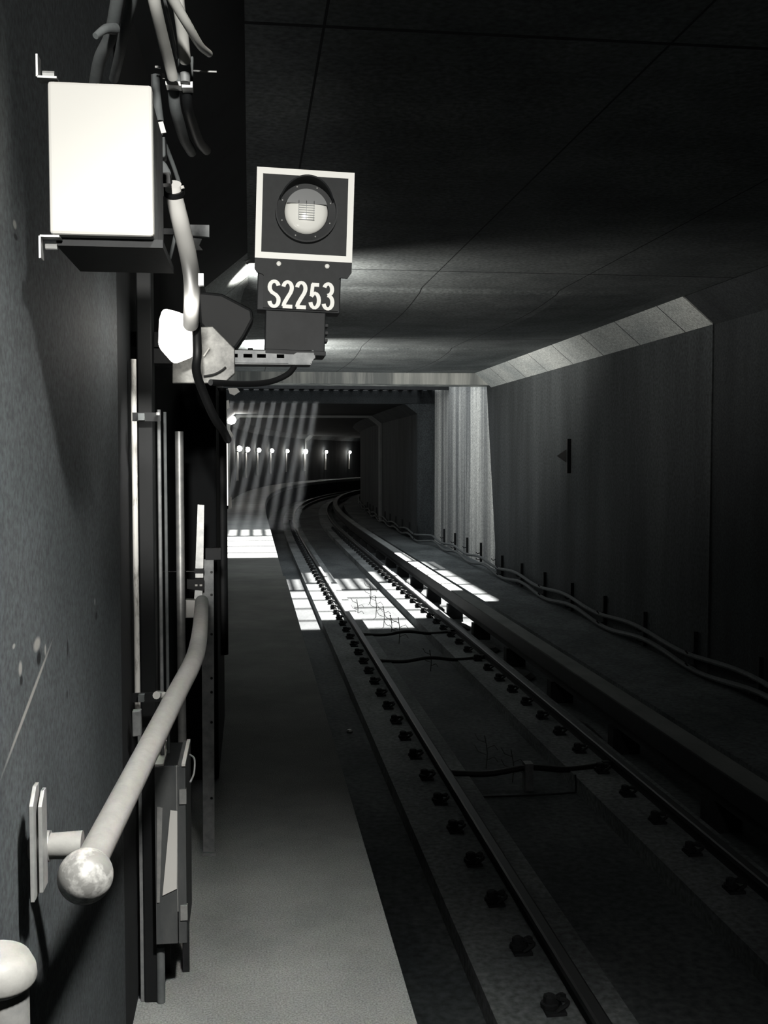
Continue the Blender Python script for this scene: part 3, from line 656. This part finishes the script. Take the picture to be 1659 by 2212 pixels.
cab('dim_cable', [(403, 188, 1.87), (406, 230, 1.9), (416, 268, 1.98), (430, 305, 2.1), (446, 325, 2.25)], .0105, M['dark_duct'], 'darker cable leaving the gland block downwards, away from the white box')
cab('dim_cable', [(352, 300, 1.95), (364, 330, 1.98), (376, 362, 2.0), (386, 392, 2.02)], .0045, M['grey_cable'], 'thin dark cable bowing down to the clamp of the white hose', 10)
# fittings beside the white box
q = P(345, 300, 1.9); t = thing('terminal_strip', 'column of small terminals and glands beside the white box', 'terminal strip', q)
obj('channel', pl([(326, 160), (345, 160), (352, 270), (352, 330), (348, 520), (330, 520)], 1.98, .02), M['dark_duct'], t)
obj('upper_tube', T([P(337, 162, 1.95), P(338, 200, 1.95), P(345, 262, 1.95)], .0085, 12), M['grey_cable'], t, smooth=True)
obj('tag', pl([(341, 264), (352, 262), (359, 286), (345, 289)], 1.90, .004), M['white_paint'], t)
obj('gland', pl([(331, 292), (356, 291), (358, 338), (332, 342)], 1.92, .04), M['grey_cable'], t, bevel=.004)
obj('lower_gland', pl([(332, 348), (345, 342), (358, 350), (370, 372), (366, 386), (340, 380)], 1.93, .03), M['grey_cable'], t, bevel=.004)
obj('black_nut', pl([(331, 374), (366, 372), (368, 396), (350, 396), (348, 390), (331, 388)], 1.91, .03), M['black'], t)
obj('lower_socket', pl([(331, 391), (351, 392), (352, 418), (332, 416)], 1.92, .03), M['galv_dull'], t, bevel=.003)
obj('screw', pl([(335, 142), (347, 142), (347, 147), (335, 146)], 1.9, .004), M['galv'], t); obj('screw', pl([(350, 158), (355, 158), (356, 169), (351, 169)], 1.9, .004), M['galv'], t)
cab('black_cable', [(355, 585, 2.1), (366, 560, 2.1), (376, 520, 2.1), (384, 480, 2.1)], .004, M['grey_cable'], 'thin straight strut rising from the duct behind the white hose', 8)

# ------------------------------------------------------------------ vertical ducts and pipes
def vpipe(name, px, w, ytop, ybot, d, m, lab, cat='pipe', seg=20, zb=None, lean=0):
    a = P(px, ytop, d); b = P(px+lean, ybot, d); b.x = a.x + lean*d*U/2300
    if zb is not None: b.z = zb
    return tag(obj(name, T([a, b], w/2*d*U/2300, seg, 1), m, smooth=True), lab, cat)
t = vpipe('white_pipe', 288, 12, 776, 1580, 2.9, M['offwhite'], 'narrow chipped white upright pipe, brightest of the uprights on the wall')
x0 = P(298, 1000, 2.95).x; x1 = P(331, 1000, 2.95).x; yy = 2.95*U
t = thing('cable_duct', 'broad dark upright duct running the full height beside the white pipe', 'duct', (x0, yy, 0))
obj('cover', B((x0, x1, yy, yy+.09, 0, 2.62)), M['dark_duct'], t, bevel=.004)
obj('edge_strip', B((x0-.012, x0, yy+.01, yy+.02, 0, 1.1)), M['galv_dull'], t)
vpipe('thin_conduit', 343, 8, 885, 1690, 3.0, M['galv_dull'], 'thin grey conduit against the duct, the brighter of a close pair')
vpipe('thin_conduit', 356, 7, 890, 1690, 3.05, M['grey_cable'], 'thin dim conduit, the darker of a close pair beside the duct')
for y_, lab in ((900, 'upper dark clamp strapping the duct and conduits to the wall'), (1507, 'lower dark clamp strapping the duct beside the handrail')):
    c_ = P(290, y_, 2.8); t = thing('pipe_clamp', lab, 'clamp', c_)
    obj('strap', B((P(283, y_, 2.8).x, P(345, y_, 2.8).x, 2.83*U, 2.84*U, P(300, y_+10, 2.83).z, P(300, y_-9, 2.83).z)), M['dark_duct'], t)
    obj('bolt', T([P(341, y_-9, 2.82), P(341, y_-3, 2.82)], .006, 8, 1), M['galv'], t)
    obj('saddle', B((P(299, y_, 2.82).x, P(312, y_, 2.82).x, 2.81*U, 2.83*U, P(300, y_+8, 2.82).z, P(300, y_-7, 2.82).z)), M['grey_cable'], t)
tag(obj('small_junction_box', pl([(285, 1537), (304, 1535), (305, 1590), (286, 1592)], 2.75, .03), M['galv_dull'], bevel=.003), 'small grey box on the wall under the lower duct clamp', 'box')
vpipe('steel_pipe', 387, 18, 932, 1600, 3.7, M['galv'], 'round steel upright pipe with a soft highlight, passing behind the handrail', seg=24, zb=0)
q = P(425, 1200, 3.9)
t = thing('clamped_bar', 'pale flat upright bar with clamps and a square block at its foot', 'bar', q)
obj('bar', pl([(427, 1090), (441, 1091), (439, 1228), (422, 1228)], 3.9, .02), M['galv'], t)
obj('upper_clamp', pl([(420, 1229), (440, 1229), (440, 1238), (420, 1238)], 3.88, .03), M['black_metal'], t); obj('neck', pl([(422, 1239), (439, 1239), (439, 1248), (422, 1248)], 3.9, .02), M['galv'], t)
obj('lower_clamp', pl([(404, 1252), (440, 1251), (440, 1276), (404, 1272)], 3.88, .03), M['dark_duct'], t)
for x in (424, 434): obj('bolt', T([P(x, 1262, 3.87), P(x, 1266, 3.87)], .006, 8, 1), M['white_paint'], t)
obj('stem', pl([(421, 1275), (437, 1275), (437, 1298), (419, 1298)], 3.9, .02), M['galv'], t)
blk = obj('block', pl([(399, 1296), (443, 1297), (443, 1334), (398, 1335)], 3.86, .05), M['white_paint'], t, bevel=.003)
b_ = bmesh.new(); bmesh.ops.create_icosphere(b_, subdivisions=3, radius=.012, matrix=Matrix.Translation(P(427, 1309, 3.86))); obj('knob', b_, M['galv'], blk, smooth=True)
w_ = P(430, 1234, 3.9); obj('wall_arm', B((XL-.01, w_.x, w_.y+.02, w_.y+.04, w_.z-.004, w_.z)), M['black'], t)
obj('foot_tab', pl([(418, 1335), (436, 1335), (435, 1342), (418, 1342)], 3.88, .02), M['galv'], t)
a = P(452, 1848, 4.05); top = P(462, 1208, 4.05)
t = thing('upright_post', 'tall grey flat steel post standing on the walkway with bolt holes', 'post', (a.x, a.y, 0))
obj('blade', prism(bmesh.new(), [(a.x-.026, a.y, 0), (a.x+.023, a.y, 0), (a.x+.030, a.y, top.z), (a.x-.024, a.y, top.z)], (0, .012, 0)), M['galv_dull'], t)
for py in (1236, 1285, 1370, 1465, 1495, 1560, 1724):
    q = P(457, py, 4.05); obj('bolt_hole', T([(q.x, a.y-.002, q.z), (q.x, a.y, q.z)], .006, 8, 1), M['black'], t)
obj('foot', B((a.x-.03, a.x+.03, a.y-.02, a.y+.05, 0, .012)), M['galv_dull'], t)
obj('top_cap', B((top.x-.035, top.x+.03, a.y-.02, a.y+.03, top.z, top.z+.05)), M['black_metal'], t)
# cable box low on the wall
df, db = 2.9, 3.16
f0 = P(338, 2040, df); f1 = P(400, 1655, df); yb_ = db*U
t = thing('equipment_box', 'tall narrow grey box low beside the handrail with a bright white label', 'box', (f0.x, f0.y, 0))
w = f1.x-f0.x
obj('case', B((f0.x, f1.x-.004, f0.y+.012, yb_, f0.z, f1.z-.004)), M['dark_duct'], t)
obj('front_edge', B((f0.x+w*.62, f0.x+w*.76, f0.y+.004, f0.y+.012, f0.z+.10, f1.z)), M['galv'], t)
obj('door', B((f0.x, f0.x+w*.70, f0.y, f0.y+.012, f0.z, f1.z)), M['door_grey'], t)
obj('side_door', B((f0.x+w*.74, f1.x, f0.y, yb_, f0.z, f1.z)), M['door_grey'], t)
obj('top_strip', B((f0.x, f0.x+w*.28, f0.y+.01, yb_, f1.z-.004, f1.z+.006)), M['white_paint'], t); obj('top_strip', B((f1.x-w*.12, f1.x, f0.y, yb_, f1.z-.004, f1.z+.006)), M['white_paint'], t)
lp = P(365, 1745, df-.01)
obj('label_panel', prism(bmesh.new(), [P(368, 1750, df-.005), P(383, 1752, df-.005), P(382, 1920, df-.005), P(351, 1935, df-.005)], (0, .004, 0)), M['white_paint'], t)
obj('pale_strip', prism(bmesh.new(), [P(339, 1743, df-.004), P(351, 1745, df-.004), P(345, 1950, df-.004), P(339, 1950, df-.004)], (0, .004, 0)), M['galv'], t)
for py in (1704, 1955): obj('hinge', B((f1.x-w*.2, f1.x+.003, f0.y-.006, f0.y+.01, P(390, py+32, df).z, P(390, py, df).z)), M['galv'], t)
obj('cable_loop', T([P(410, 1630, 3.0), P(420, 1640, 2.98), P(419, 1670, 2.95), P(411, 1690, 2.92)], .003, 8), M['galv_dull'], t)
obj('leg', B((f0.x+.002, f0.x+.022, yb_-.05, yb_-.03, 0, f0.z)), M['black_metal'], t)
obj('leg', B((f1.x-.03, f1.x-.008, yb_-.05, yb_-.03, 0, f0.z)), M['black_metal'], t)
vpipe('floor_conduit', 347, 18, 2045, 2300, 2.95, M['grey_cable'], 'short grey conduit rising from the floor under the narrow box', zb=None)
# tall black cabinets along the wall
def cabinet(x1, y0, y1, z0, z1, lab):
    t = thing('wall_cabinet', lab, 'cabinet', (XL, y0, z0))
    obj('body', B((XL, x1, y0, y1, z0, z1)), M['cabinet'], t, bevel=.01)
    obj('door', B((XL+.02, x1-.01, y0-.012, y0, z0+.02, z1-.02)), M['cabinet'], t)
    return t
cabinet(P(470, 1000, 5.2).x, 5.0*U, 6.2*U, 0, P(470, 828, 5.0).z, 'black cabinet on the wall behind the lit lamp, between pipes and glowing conduits')
tag(obj('dark_standpipe', T([P(478, 838, 5.6), P(478, 838, 5.6)*1 - Vector((0, 0, 1.6))], .03, 12, 1), M['black_metal'], smooth=True), 'black standpipe beside the black cabinet', 'pipe')
# upright conduits; their lit look is put in as glow
def glow_conduit(px, w, y0, y1, d, lab, e):
    a = P(px, y0, d); b = P(px, y1, d); b.x = a.x; t = thing('glow_conduit', lab, 'lamp', a); r = w/2*d*U/2300
    obj('tube', T([a, b], r, 12, 1), M['conduit_glow'], t, smooth=True)
    obj('end_cap', T([a+Vector((0, 0, .03)), a], r*1.2, 10, 1), M['black_metal'], t); obj('end_cap', T([b, b-Vector((0, 0, .03))], r*1.2, 10, 1), M['black_metal'], t)
    obj('back_strip', B((a.x-r*3.4, a.x-r*1.0, a.y-.0, a.y+.05, b.z, a.z)), M['black_metal'], t)
    obj('wall_arm', B((XL-.01, a.x-r*1.0, a.y+.05, a.y+.08, a.z-.1, a.z-.05)), M['black_metal'], t)
glow_conduit(463, 6, 938, 1118, 6.4, 'slim glowing conduit nearest the black cabinet', 3)
glow_conduit(488, 7, 952, 1092, 9.0, 'slim glowing conduit farther along the wall, beside the row of far lamps', 3)
# bright small fittings on the far left wall
for (pts, d, lab) in (([(492, 838), (512, 838), (518, 846), (506, 854), (496, 850)], 9.5, 'bright small bracket under the lit lamp plate, on the wall'), ([(487, 866), (494, 864), (496, 880), (491, 884), (489, 900), (485, 898)], 9.8, 'bright small conduit fitting below the bracket on the wall'),
                      ([(492, 930), (497, 928), (505, 942), (500, 946)], 9.9, 'bright clip just above the second glowing conduit'), ([(487, 1077), (500, 1074), (500, 1096), (492, 1100), (488, 1092)], 10, 'bright fitting at the foot of the second glowing conduit')):
    tag(obj('wall_fitting', pl(pts, d, .05), M['white_paint']), lab, 'fitting')
tag(obj('kerb_conduit', T([P(484, 1120, 12), P(486, 1215, 12.0)], .03, 10, 1), M['galv_dull'], smooth=True), 'short grey pipe at the wall beside the sunlit part of the walkway', 'pipe')
light('walkway_lamp_light', 'POINT', (-.2, 14.6*U, 2.2), 6, (1, .97, .9), shadow_soft_size=.08)
